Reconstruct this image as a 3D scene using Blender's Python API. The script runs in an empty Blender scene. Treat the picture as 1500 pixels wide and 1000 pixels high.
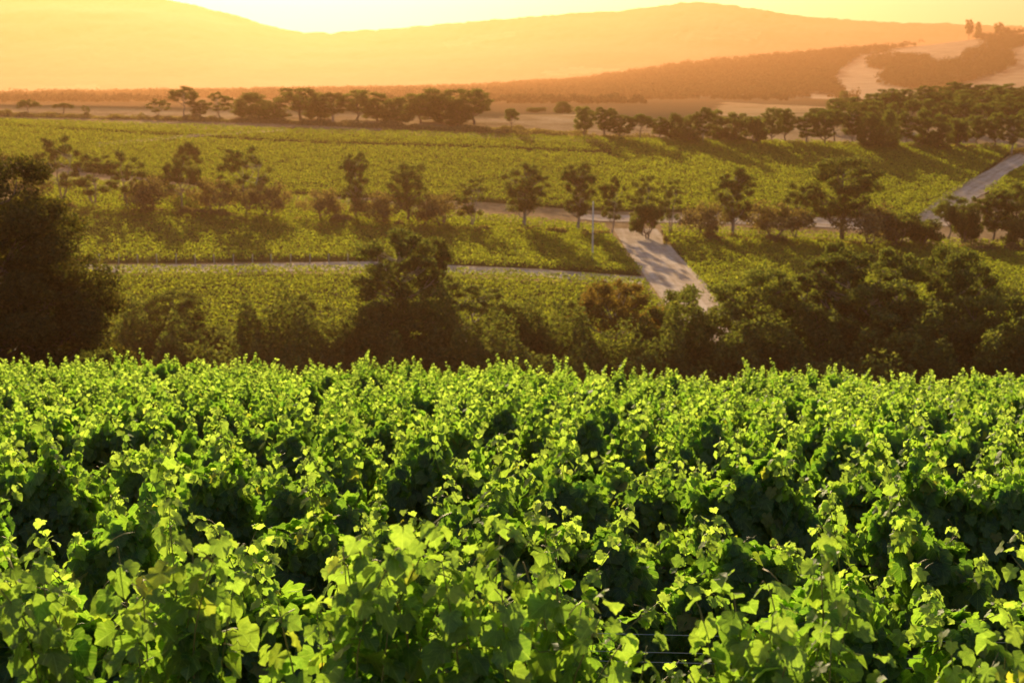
import bpy, math, random
import numpy as np

C = bpy.context.scene.collection
SC = bpy.context.scene
R = math.radians

# ------------------------------------------------------------------ camera, sky, sun, exposure
F = 2083.0                                   # focal length in pixels of the 1500 px wide photograph
PITCH = math.atan(370 / F)
cam_d = bpy.data.cameras.new('camera')
cam = bpy.data.objects.new('camera', cam_d)
C.objects.link(cam)
cam.location = (0, 0, 0)
cam.rotation_euler = (math.pi / 2 - PITCH, 0, 0)
cam_d.sensor_width = 36
cam_d.lens = 36 * F / 1500
cam_d.clip_start = 0.1
cam_d.clip_end = 30000
cam_d.dof.use_dof = True
cam_d.dof.focus_distance = 7.5
cam_d.dof.aperture_fstop = 5.0
SC.camera = cam

SUN_AZ, SUN_EL = -11.0, 16.5                   # degrees; azimuth from +Y, positive to the right
world = bpy.data.worlds.new('World')
SC.world = world
world.use_nodes = True
wn = world.node_tree.nodes
sky = wn.new('ShaderNodeTexSky')
sky.sky_type = 'NISHITA'
sky.sun_disc = False
sky.sun_elevation = R(SUN_EL)
sky.sun_rotation = R(SUN_AZ)
sky.dust_density = 2.0
bg = wn['Background']
bg.inputs['Strength'].default_value = 0.06
world.node_tree.links.new(sky.outputs['Color'], bg.inputs['Color'])

sun_d = bpy.data.lights.new('sun', 'SUN')
sun_d.energy = 5.0
sun_d.angle = R(0.6)
sun_d.color = (1.0, 0.73, 0.42)
sun = bpy.data.objects.new('sun', sun_d)
C.objects.link(sun)
sun.rotation_euler = (R(90 - SUN_EL), 0, math.pi + R(-SUN_AZ))
sun.location = (-50, 200, 80)

vs = SC.view_settings
vs.view_transform = 'Standard'
vs.look = 'None'
vs.gamma = 1
vs.exposure = 1.5
SC.cycles.max_bounces = 8
SC.cycles.diffuse_bounces = 4
SC.cycles.glossy_bounces = 2
SC.cycles.transmission_bounces = 4
SC.cycles.volume_bounces = 1
SC.cycles.use_denoising = True
SC.cycles.sample_clamp_indirect = 8

HAZE_DENSITY = 0.00017
HAZE_ANISO = 0.56

# ------------------------------------------------------------------ helpers
def tag(o, label=None, cat=None, group=None, kind=None):
    if label: o['label'] = label
    if cat: o['category'] = cat
    if group: o['group'] = group
    if kind: o['kind'] = kind
    return o

def empty(name, loc=(0, 0, 0), rz=0.0):
    o = bpy.data.objects.new(name, None)
    o.empty_display_size = 0.3
    o.location = loc
    o.rotation_euler = (0, 0, rz)
    C.objects.link(o)
    return o

def mesh_np(name, verts, faces, mat=None, smooth=False, attrs=None, uv=None):
    """faces: one (n,k) array or a list of them"""
    if not isinstance(faces, (list, tuple)): faces = [faces]
    faces = [np.asarray(f, dtype=np.int32) for f in faces if len(f)]
    verts = np.asarray(verts, dtype=np.float32)
    me = bpy.data.meshes.new(name)
    me.vertices.add(len(verts))
    me.vertices.foreach_set('co', verts.ravel())
    loops = np.concatenate([f.ravel() for f in faces])
    tot = np.concatenate([np.full(len(f), f.shape[1], np.int32) for f in faces])
    start = np.concatenate([[0], np.cumsum(tot)[:-1]]).astype(np.int32)
    me.loops.add(len(loops))
    me.loops.foreach_set('vertex_index', loops)
    me.polygons.add(len(tot))
    me.polygons.foreach_set('loop_start', start)
    me.polygons.foreach_set('loop_total', tot)
    me.polygons.foreach_set('use_smooth', np.full(len(tot), bool(smooth)))
    me.update(calc_edges=True)
    for k, v in (attrs or {}).items():
        a = me.attributes.new(k, 'FLOAT', 'POINT')
        a.data.foreach_set('value', np.asarray(v, np.float32))
    if uv is not None:
        l = me.uv_layers.new(name='UVMap')
        l.data.foreach_set('uv', np.asarray(uv, np.float32)[loops].ravel())
    if mat: me.materials.append(mat)
    return me

def link(name, me, parent=None):
    o = bpy.data.objects.new(name, me)
    C.objects.link(o)
    if parent: o.parent = parent
    return o

def norm(v):
    return v / np.maximum(np.linalg.norm(v, axis=-1, keepdims=True), 1e-9)

class MB:
    """collects tubes and boxes into one mesh"""
    def __init__(s): s.v = []; s.f = []; s.n = 0
    def add(s, v, f):
        s.v.append(np.asarray(v, float)); s.f.append(np.asarray(f, int) + s.n); s.n += len(v)
    def tube(s, pts, rad, sides=6):
        pts = np.asarray(pts, float); rad = np.broadcast_to(rad, len(pts))
        t = norm(np.gradient(pts, axis=0))
        ref = np.array([1., 0.13, 0.07]) if abs(t[0][0]) < 0.8 else np.array([0.1, 0.2, 1.])
        a = norm(np.cross(t, ref)); b = np.cross(t, a)
        ang = np.linspace(0, 2 * math.pi, sides, endpoint=False)
        ring = pts[:, None] + rad[:, None, None] * (np.cos(ang)[None, :, None] * a[:, None] + np.sin(ang)[None, :, None] * b[:, None])
        n = len(pts); fs = []
        for i in range(n - 1):
            for j in range(sides):
                k = (j + 1) % sides
                fs.append((i * sides + j, i * sides + k, (i + 1) * sides + k, (i + 1) * sides + j))
        v = ring.reshape(-1, 3)
        v = np.vstack([v, pts[-1:]])
        for j in range(sides):
            k = (j + 1) % sides
            fs.append(((n - 1) * sides + j, (n - 1) * sides + k, n * sides, n * sides))
        s.add(v, fs)
    def box(s, lo, hi):
        x0, y0, z0 = lo; x1, y1, z1 = hi
        v = [(x0, y0, z0), (x1, y0, z0), (x1, y1, z0), (x0, y1, z0), (x0, y0, z1), (x1, y0, z1), (x1, y1, z1), (x0, y1, z1)]
        s.add(v, [(0, 3, 2, 1), (4, 5, 6, 7), (0, 1, 5, 4), (1, 2, 6, 5), (2, 3, 7, 6), (3, 0, 4, 7)])
    def mesh(s, name, mat, smooth=True):
        v = np.vstack(s.v); f = np.vstack(s.f)
        tri = f[:, 2] == f[:, 3]
        return mesh_np(name, v, [f[~tri], f[tri][:, :3]], mat, smooth)

def vnoise(x, y, seed=0):
    """smooth value noise, about -1..1"""
    xi = np.floor(x).astype(np.int64); yi = np.floor(y).astype(np.int64)
    fx = x - xi; fy = y - yi
    def h(a, b):
        n = (a * 374761393 + b * 668265263 + seed * 974711) & 0x7fffffff
        n = ((n ^ (n >> 13)) * 1274126177) & 0x7fffffff
        return ((n ^ (n >> 16)) % 65536) / 32768.0 - 1
    sx = fx * fx * (3 - 2 * fx); sy = fy * fy * (3 - 2 * fy)
    return (h(xi, yi) * (1 - sx) + h(xi + 1, yi) * sx) * (1 - sy) + (h(xi, yi + 1) * (1 - sx) + h(xi + 1, yi + 1) * sx) * sy

def in_poly(px, py, poly):
    inside = np.zeros(np.shape(px), bool)
    n = len(poly)
    for i in range(n):
        x0, y0 = poly[i]; x1, y1 = poly[(i + 1) % n]
        if y0 == y1: continue
        c = ((y0 > py) != (y1 > py)) & (px < (x1 - x0) * (py - y0) / (y1 - y0) + x0)
        inside ^= c
    return inside

# ------------------------------------------------------------------ terrain and the survey of it from the photograph
PY = np.array([-420, -60, 0, 45, 70, 110, 150, 170, 195, 250, 307, 370, 440, 520, 600, 800, 1200, 11000.])
PZ = np.array([6, 5, -2.86, -10.75, -16.2, -25.3, -33, -34.6, -34.6, -32.3, -29.5, -23, -15.5, -9.5, -10, -13, -13, -13.])
def terrain(x, y):
    x = np.asarray(x, float); y = np.asarray(y, float)
    w = np.clip((np.abs(y) - 30) * 0.2, 1, 14)
    z = sum(np.interp(y + w * k, PY, PZ) for k in (-1, -.5, 0, .5, 1)) / 5
    tilt = np.interp(y, [0, 45, 170, 307, 450, 800], [.015, .017, .03, .055, .03, 0])
    z = z - tilt * 260 * np.tanh(x / 260)
    far = np.clip((y - 60) / 150, 0, 1)
    z = z + far * (0.3 * vnoise(x / 80, y / 80, 3) + 0.04 * vnoise(x / 14, y / 14, 4))
    z = z + 8 * np.exp(-((x - 235) / 110) ** 2 - ((y - 610) / 90) ** 2)
    return z

cp, sp_ = math.cos(PITCH), math.sin(PITCH)
def ray(px, py):
    a = (px - 750) / F; b = (500 - py) / F
    return np.array([a, cp + b * sp_, -sp_ + b * cp])
def project(p):
    p = np.asarray(p, float)
    d = p[..., 1] * cp - p[..., 2] * sp_
    u = p[..., 1] * sp_ + p[..., 2] * cp
    return 750 + F * p[..., 0] / d, 500 - F * u / d
def hit(px, py, y0=186., y1=900.):
    """where the line of sight through a pixel meets the ground beyond y0"""
    r = ray(px, py)
    ys = np.linspace(y0, y1, 1500)
    x = r[0] / r[1] * ys; z = r[2] / r[1] * ys
    g = terrain(x, ys)
    k = np.nonzero(z < g)[0]
    i = k[0] if len(k) else len(ys) - 1
    return np.array([x[i], ys[i]])
def at_dist(px, dist):
    """ground point on the bearing of px at distance dist"""
    x = (px - 750) / F * dist
    for _ in range(4):
        z = float(terrain(x, dist))
        x = (px - 750) / F * (dist * cp - z * sp_)
    return x, dist, float(terrain(x, dist))
def z_of(py, dist):
    r = ray(750, py)
    return r[2] / r[1] * dist

# ------------------------------------------------------------------ materials
def new_mat(name):
    m = bpy.data.materials.new(name); m.use_nodes = True
    nt = m.node_tree; nt.nodes.clear()
    out = nt.nodes.new('ShaderNodeOutputMaterial')
    return m, nt, out
def N(nt, t, **kw):
    n = nt.nodes.new(t)
    for k, v in kw.items(): setattr(n, k, v)
    return n
def ramp(nt, fac, stops):
    r = N(nt, 'ShaderNodeValToRGB')
    cr = r.color_ramp
    while len(cr.elements) < len(stops): cr.elements.new(0.5)
    for e, (p, c) in zip(cr.elements, stops): e.position = p; e.color = (*c, 1)
    nt.links.new(fac, r.inputs['Fac'])
    return r.outputs['Color']
def noise(nt, scale, detail=4, rough=0.6, coord='Object', sx=None):
    tc = N(nt, 'ShaderNodeTexCoord'); n = N(nt, 'ShaderNodeTexNoise')
    n.inputs['Scale'].default_value = scale; n.inputs['Detail'].default_value = detail; n.inputs['Roughness'].default_value = rough
    if sx:
        mp = N(nt, 'ShaderNodeMapping'); mp.inputs['Scale'].default_value = sx
        nt.links.new(tc.outputs[coord], mp.inputs['Vector']); nt.links.new(mp.outputs['Vector'], n.inputs['Vector'])
    else:
        nt.links.new(tc.outputs[coord], n.inputs['Vector'])
    return n.outputs['Fac']
def mixc(nt, fac, a, b, mode='MIX'):
    m = N(nt, 'ShaderNodeMix', data_type='RGBA', blend_type=mode)
    for s, v in ((0, fac), (6, a), (7, b)):
        if isinstance(v, (int, float)): m.inputs[s].default_value = v
        elif isinstance(v, tuple): m.inputs[s].default_value = (*v, 1)
        else: nt.links.new(v, m.inputs[s])
    return m.outputs[2]

def leaf_mat(name, stops, trans_gain, transl=0.45, gloss=0.12, rough=0.35, young=None, hue_noise=None):
    """foliage: colour differs from leaf to leaf; light comes through the blade"""
    m, nt, out = new_mat(name)
    geo = N(nt, 'ShaderNodeNewGeometry')
    col = ramp(nt, geo.outputs['Random Per Island'], stops)
    oi = N(nt, 'ShaderNodeObjectInfo')
    hs = N(nt, 'ShaderNodeHueSaturation')
    mr = N(nt, 'ShaderNodeMapRange'); mr.inputs['To Min'].default_value = 0.78; mr.inputs['To Max'].default_value = 1.22
    nt.links.new(oi.outputs['Random'], mr.inputs['Value'])
    nt.links.new(mr.outputs['Result'], hs.inputs['Value'])
    nt.links.new(col, hs.inputs['Color'])
    col = hs.outputs['Color']
    if young:
        at = N(nt, 'ShaderNodeAttribute', attribute_name='age')
        col = mixc(nt, at.outputs['Fac'], col, young)
    if young:
        uv = N(nt, 'ShaderNodeUVMap', uv_map='UVMap'); sep = N(nt, 'ShaderNodeSeparateXYZ')
        nt.links.new(uv.outputs[0], sep.inputs[0])
        def math_(op, a, b=None):
            q = N(nt, 'ShaderNodeMath', operation=op)
            for i, v in enumerate((a, b)):
                if v is None: continue
                if isinstance(v, (int, float)): q.inputs[i].default_value = v
                else: nt.links.new(v, q.inputs[i])
            return q.outputs[0]
        ang = math_('ARCTAN2', sep.outputs[0], sep.outputs[1])
        main = math_('ABSOLUTE', math_('SINE', math_('MULTIPLY', ang, 4.4)))
        main = math_('LESS_THAN', main, .16)
        side = math_('SINE', math_('MULTIPLY', math_('SUBTRACT', sep.outputs[1], math_('MULTIPLY', math_('ABSOLUTE', sep.outputs[0]), .8)), 46.0))
        side = math_('MULTIPLY', math_('GREATER_THAN', side, .8), .35)
        vein = math_('MULTIPLY', math_('MAXIMUM', main, side), .42)
        blot = ramp(nt, noise(nt, 28, 4, .6), [(.35, (.72, .74, .7)), (.6, (1.12, 1.08, 1.0))])
        col = mixc(nt, 1.0, col, blot, 'MULTIPLY')
        brown = ramp(nt, noise(nt, 11, 5, .7), [(.70, (0, 0, 0)), (.78, (1, 1, 1))])
        col = mixc(nt, math_('MULTIPLY', brown, .6), col, (.17, .10, .03))
        col = mixc(nt, vein, col, (.19, .24, .07))
    tcol = mixc(nt, 1.0, col, trans_gain, 'MULTIPLY')
    d = N(nt, 'ShaderNodeBsdfDiffuse'); t = N(nt, 'ShaderNodeBsdfTranslucent'); g = N(nt, 'ShaderNodeBsdfGlossy')
    g.inputs['Roughness'].default_value = rough; g.inputs['Color'].default_value = (0.9, 0.95, 1, 1)
    nt.links.new(col, d.inputs['Color']); nt.links.new(tcol, t.inputs['Color'])
    m1 = N(nt, 'ShaderNodeMixShader'); m1.inputs[0].default_value = transl
    nt.links.new(d.outputs[0], m1.inputs[1]); nt.links.new(t.outputs[0], m1.inputs[2])
    m2 = N(nt, 'ShaderNodeMixShader'); m2.inputs[0].default_value = gloss
    nt.links.new(m1.outputs[0], m2.inputs[1]); nt.links.new(g.outputs[0], m2.inputs[2])
    nt.links.new(m2.outputs[0], out.inputs['Surface'])
    return m

def plain_mat(name, stops, scale, rough=0.9, bump=0.0, sx=None, bscale=None, spec=0.2):
    m, nt, out = new_mat(name)
    p = N(nt, 'ShaderNodeBsdfPrincipled')
    p.inputs['Roughness'].default_value = rough
    p.inputs['Specular IOR Level'].default_value = spec
    f = noise(nt, scale, 6, 0.65, sx=sx)
    nt.links.new(ramp(nt, f, stops), p.inputs['Base Color'])
    if bump:
        b = N(nt, 'ShaderNodeBump'); b.inputs['Strength'].default_value = bump; b.inputs['Distance'].default_value = 0.1
        nt.links.new(noise(nt, bscale or scale * 6, 5, 0.7), b.inputs['Height']); nt.links.new(b.outputs[0], p.inputs['Normal'])
    nt.links.new(p.outputs[0], out.inputs['Surface'])
    return m

M = {}
M['vine_leaf'] = leaf_mat('vine_leaf', [(0, (.045, .09, .014)), (.35, (.062, .115, .016)), (.7, (.085, .135, .018)), (.97, (.11, .15, .02)), (1, (.20, .17, .03))],
                          (3.1, 3.8, 1.5), 0.52, 0.022, 0.5, young=(.21, .25, .075))
M['far_vine'] = leaf_mat('far_vine', [(0, (.06, .088, .016)), (.5, (.092, .118, .021)), (1, (.125, .145, .025))], (3.6, 3.4, 1.1), 0.5, 0.02, 0.6)
M['gum'] = leaf_mat('gum_leaf', [(0, (.042, .060, .020)), (.6, (.068, .092, .029)), (1, (.11, .125, .042))], (2.6, 2.4, .9), 0.4, 0.01, 0.6)
M['gum_gold'] = leaf_mat('golden_gum_leaf', [(0, (.10, .085, .022)), (.6, (.15, .12, .03)), (1, (.22, .16, .04))], (1.7, 1.5, .8), 0.4, 0.01, 0.6)
M['pine'] = leaf_mat('pine_leaf', [(0, (.026, .034, .010)), (.6, (.042, .05, .013)), (1, (.08, .075, .018))], (2.2, 1.9, .8), 0.35, 0.01, 0.6)
M['scrub'] = leaf_mat('scrub_leaf', [(0, (.07, .066, .026)), (.6, (.12, .105, .042)), (1, (.20, .165, .065))], (2.2, 2.0, .9), 0.4, 0.03, 0.7)
M['forest'] = leaf_mat('forest_leaf', [(0, (.03, .036, .016)), (1, (.06, .06, .028))], (1.4, 1.4, 1), 0.2, 0.0, 0.7)
M['bark'] = plain_mat('bark', [(.3, (.10, .075, .055)), (.7, (.24, .19, .15))], 2.0, sx=(3, 3, .5), bump=.4)
M['pale_bark'] = plain_mat('pale_bark', [(.3, (.22, .18, .15)), (.7, (.42, .36, .30))], 1.5, sx=(3, 3, .5), bump=.3)
M['vine_bark'] = plain_mat('vine_bark', [(.3, (.05, .035, .025)), (.7, (.14, .10, .07))], 14, sx=(3, 3, .6), bump=.6)
M['shoot'] = plain_mat('green_shoot', [(.3, (.10, .14, .03)), (.7, (.20, .16, .05))], 4, rough=.5)
M['steel'] = plain_mat('galvanised_wire', [(.3, (.35, .36, .36)), (.7, (.5, .5, .5))], 20, rough=.4, spec=.6)
M['timber'] = plain_mat('weathered_timber', [(.3, (.30, .26, .22)), (.7, (.5, .45, .39))], 3, sx=(3, 3, .4), bump=.3)
M['pole'] = plain_mat('pale_pole', [(.3, (.5, .47, .43)), (.7, (.68, .65, .6))], 2, sx=(3, 3, .4))
M['hill'] = None

def ground_mat():
    m, nt, out = new_mat('dry_ground')
    p = N(nt, 'ShaderNodeBsdfPrincipled'); p.inputs['Roughness'].default_value = 0.95; p.inputs['Specular IOR Level'].default_value = 0.0
    a = ramp(nt, noise(nt, 0.05, 6, .6), [(.3, (.26, .19, .10)), (.5, (.42, .32, .19)), (.72, (.55, .44, .29))])
    b = ramp(nt, noise(nt, 0.9, 6, .7), [(.25, (.55, .5, .42)), (.75, (1.1, 1.05, 1.0))])
    col = mixc(nt, 1.0, a, b, 'MULTIPLY')
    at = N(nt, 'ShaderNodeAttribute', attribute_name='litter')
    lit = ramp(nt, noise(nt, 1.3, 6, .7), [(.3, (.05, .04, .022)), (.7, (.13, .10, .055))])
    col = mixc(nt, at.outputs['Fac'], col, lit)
    nt.links.new(col, p.inputs['Base Color'])
    bp = N(nt, 'ShaderNodeBump'); bp.inputs['Strength'].default_value = .6; bp.inputs['Distance'].default_value = .3
    nt.links.new(noise(nt, 2.5, 6, .75), bp.inputs['Height']); nt.links.new(bp.outputs[0], p.inputs['Normal'])
    nt.links.new(p.outputs[0], out.inputs['Surface'])
    return m
M['ground'] = ground_mat()

def field_mat():
    return plain_mat('field_floor', [(.3, (.045, .045, .016)), (.6, (.075, .07, .026)), (.8, (.13, .105, .05))], .25, bump=.5, bscale=3, spec=0, rough=1)
M['field'] = field_mat()

def track_mat():
    m, nt, out = new_mat('sandy_track')
    p = N(nt, 'ShaderNodeBsdfPrincipled'); p.inputs['Roughness'].default_value = 0.95; p.inputs['Specular IOR Level'].default_value = 0.0
    uv = N(nt, 'ShaderNodeUVMap', uv_map='UVMap'); sep = N(nt, 'ShaderNodeSeparateXYZ')
    nt.links.new(uv.outputs[0], sep.inputs[0])
    no = N(nt, 'ShaderNodeTexNoise'); no.inputs['Scale'].default_value = 1.0; no.inputs['Detail'].default_value = 5
    mp = N(nt, 'ShaderNodeMapping'); mp.inputs['Scale'].default_value = (9, .06, 1)
    nt.links.new(uv.outputs[0], mp.inputs['Vector']); nt.links.new(mp.outputs[0], no.inputs['Vector'])
    a = ramp(nt, no.outputs['Fac'], [(.25, (.42, .33, .23)), (.45, (.54, .44, .33)), (.6, (.62, .52, .41)), (.75, (.66, .57, .46))])
    b = ramp(nt, noise(nt, .5, 6, .7), [(.3, (.6, .56, .5)), (.6, (1, 1, 1))])
    nt.links.new(mixc(nt, .8, a, b, 'MULTIPLY'), p.inputs['Base Color'])
    bp = N(nt, 'ShaderNodeBump'); bp.inputs['Strength'].default_value = .5; bp.inputs['Distance'].default_value = .25
    nt.links.new(noise(nt, 1.6, 5, .7), bp.inputs['Height']); nt.links.new(bp.outputs[0], p.inputs['Normal'])
    nt.links.new(p.outputs[0], out.inputs['Surface'])
    return m
M['track'] = track_mat()

def hill_mat():
    m, nt, out = new_mat('hill_cover')
    p = N(nt, 'ShaderNodeBsdfPrincipled'); p.inputs['Roughness'].default_value = 1; p.inputs['Specular IOR Level'].default_value = 0.05
    wood = ramp(nt, noise(nt, .02, 8, .7), [(.3, (.035, .038, .018)), (.7, (.09, .08, .04))])
    grass = ramp(nt, noise(nt, .03, 8, .7), [(.3, (.15, .11, .06)), (.7, (.30, .22, .13))])
    at = N(nt, 'ShaderNodeAttribute', attribute_name='pasture')
    nt.links.new(mixc(nt, at.outputs['Fac'], wood, grass), p.inputs['Base Color'])
    nt.links.new(p.outputs[0], out.inputs['Surface'])
    return m
M['hill'] = hill_mat()

# ------------------------------------------------------------------ the ground and the hills
def grid_faces(nx, ny):
    i = np.arange(nx - 1)[None, :] + nx * np.arange(ny - 1)[:, None]
    return np.stack([i, i + 1, i + nx + 1, i + nx], -1).reshape(-1, 4)

xs = np.sinh(np.linspace(-5.6, 5.6, 260)) / math.sinh(5.6) * 11000
ys = np.concatenate([np.linspace(-420, -10, 30), np.arange(-8, 60, 2.0), np.arange(60, 640, 3.0), np.geomspace(640, 10000, 80)])
X, Y = np.meshgrid(xs, ys)
Z = terrain(X, Y)
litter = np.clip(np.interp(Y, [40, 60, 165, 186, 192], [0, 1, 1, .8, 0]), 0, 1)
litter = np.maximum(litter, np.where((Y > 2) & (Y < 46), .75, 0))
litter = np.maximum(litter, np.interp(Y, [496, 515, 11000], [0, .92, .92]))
QX, QY = project(np.stack([X, Y, Z], -1))
for poly in ([(405, 180), (530, 183), (530, 195), (420, 194)], [(700, 178), (760, 168), (890, 168), (900, 196), (780, 190)], [(1060, 150), (1240, 158), (1240, 172), (1040, 170)]):
    litter[in_poly(QX, QY, poly) & (Y > 455)] = .05
V = np.stack([X, Y, Z], -1).reshape(-1, 3)
ground = link('ground', mesh_np('ground', V, grid_faces(len(xs), len(ys)), M['ground'], True, {'litter': litter.ravel()}))
tag(ground, kind='structure')

# far range: skyline read off the photograph as elevation per bearing
SKX = np.array([-900, -400, -60, 0, 80, 160, 220, 280, 350, 430, 480, 560, 700, 800, 880, 930, 980, 1020, 1060, 1130, 1200, 1300, 1400, 1460, 1540, 1700, 2400])
SKY = np.array([30, 0, -6, -8, -9, -9, -6, 3, 22, 46, 50, 43, 32, 22, 18, 14, 5, 3, 6, 20, 28, 33, 35, 38, 42, 55, 90])
def far_hill():
    cols = np.linspace(-900, 2400, 1500)
    d0, dc, d1 = 4600., 8000., 9600.
    rows = np.concatenate([np.linspace(d0, dc, 60), np.linspace(dc, d1, 12)[1:]])
    CC, DD = np.meshgrid(cols, rows)
    xx = (CC - 750) / F * DD
    sk = np.interp(cols, SKX, SKY)
    sk = np.convolve(np.pad(sk, 12, mode='edge'), np.ones(25) / 25, 'valid')
    zc = np.array([z_of(p, dc) for p in sk])
    up = np.clip((DD - d0) / (dc - d0), 0, 1)
    prof = up ** 1.25
    prof = np.where(DD > dc, 1 - ((DD - dc) / (d1 - dc)) ** 1.5, prof)
    zz = -14 + (zc[None, :] + 14) * prof
    rel = np.clip(prof, 0, 1)
    zz += rel * np.sin(math.pi * np.clip(up, 0, 1)) * (42 * vnoise(xx / 1100, DD / 1000, 11) + 15 * vnoise(xx / 400, DD / 400, 12))
    zz += rel ** .5 * (4 * vnoise(xx / 58, DD / 80, 13) + 4 * vnoise(xx / 22, DD / 36, 14))
    P = np.stack([xx, DD, zz], -1)
    px, py = project(P)
    pas = np.zeros(px.shape)
    for poly in ([(985, 50), (1020, 42), (1070, 40), (1112, 46), (1108, 60), (1050, 57), (1000, 60)],
                 [(650, 62), (690, 54), (755, 46), (758, 52), (700, 62), (655, 70)],
                 [(795, 104), (850, 98), (905, 102), (860, 108), (800, 112)],
                 [(60, 128), (140, 124), (145, 134), (70, 138)]):
        pas[in_poly(px + 6 * vnoise(xx / 100, DD / 100, 5), py, poly)] = 1
    pas = np.maximum(pas, .32 * np.clip(2.5 * vnoise(xx / 260, DD / 420, 61) - .3, 0, 1) + .10 * np.clip(3 * vnoise(xx / 90, DD / 200, 62), 0, 1))
    o = link('hills', mesh_np('hills', P.reshape(-1, 3), grid_faces(len(cols), len(rows)), M['hill'], True, {'pasture': pas.ravel()}))
    tag(o, kind='structure')
far_hill()

# nearer wooded hillside rising to the right
MHX = np.array([-900, 0, 330, 500, 700, 850, 1000, 1100, 1250, 1350, 1450, 1500, 1700, 2400])
MHY = np.array([152, 149, 143, 138, 132, 121, 97, 87, 75, 66, 53, 47, 40, 60])
PAST1 = [(1228, 104), (1262, 82), (1330, 70), (1420, 57), (1448, 62), (1412, 72), (1412, 84), (1366, 88), (1360, 78), (1300, 77), (1270, 84), (1270, 100),
         (1300, 104), (1284, 112), (1284, 124), (1318, 130), (1362, 133), (1362, 152), (1190, 152), (1242, 138), (1222, 118)]
PAST2 = [(1482, 72), (1540, 58), (1540, 132), (1392, 138), (1400, 126), (1450, 112), (1486, 98)]
MD0, MDC, MD1 = 1800., 3200., 4300.
def mid_z(px, d):
    zc = z_of(0, 1) * 0
    p = np.interp(px, MHX, MHY)
    b = np.arctan2(p - 500, F)
    zc = -np.tan(PITCH + b) * MDC
    up = np.clip((d - MD0) / (MDC - MD0), 0, 1)
    prof = np.where(d > MDC, 1 - ((d - MDC) / (MD1 - MDC)) ** 1.5, up ** 1.1)
    x = (px - 750) / F * d
    z = -14.5 + (zc + 14.5) * prof + prof * np.sin(math.pi * up) * (10 * vnoise(x / 370, d / 370, 21))
    return x, z
def mid_hill():
    cols = np.linspace(-900, 2400, 520)
    rows = np.concatenate([np.linspace(MD0, MDC, 60), np.linspace(MDC, MD1, 12)[1:]])
    CC, DD = np.meshgrid(cols, rows)
    xx, zz = mid_z(CC, DD)
    P = np.stack([xx, DD, zz], -1)
    px, py = project(P)
    pas = (in_poly(px, py, PAST1) | in_poly(px, py, PAST2)).astype(float)
    pas[(py > 138) & (px > 1190)] = 1
    o = link('hillside', mesh_np('hillside', P.reshape(-1, 3), grid_faces(len(cols), len(rows)), M['hill'], True, {'pasture': pas.ravel()}))
    tag(o, kind='structure')
mid_hill()

# ------------------------------------------------------------------ leaf cards
def cards(pos, nrm, size, aspect, rng, droop=0.0):
    """a small rhombic leaf (or spray of leaves) at each point, two bent halves"""
    n = len(pos)
    t = rng.normal(size=(n, 3)); t[:, 2] -= droop
    nrm = norm(nrm)
    t = norm(t - (t * nrm).sum(1, keepdims=True) * nrm)
    b = np.cross(nrm, t)
    s = size[:, None]
    w = s * aspect
    v = np.stack([pos - t * s * .5, pos + b * w * .5 + nrm * s * .08, pos + t * s * .5 - nrm * s * .1, pos - b * w * .5 + nrm * s * .08], 1).reshape(-1, 3)
    f = np.arange(4 * n).reshape(-1, 4)
    return v, f

def sphere_dirs(n, rng):
    return norm(rng.normal(size=(n, 3)))

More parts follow.
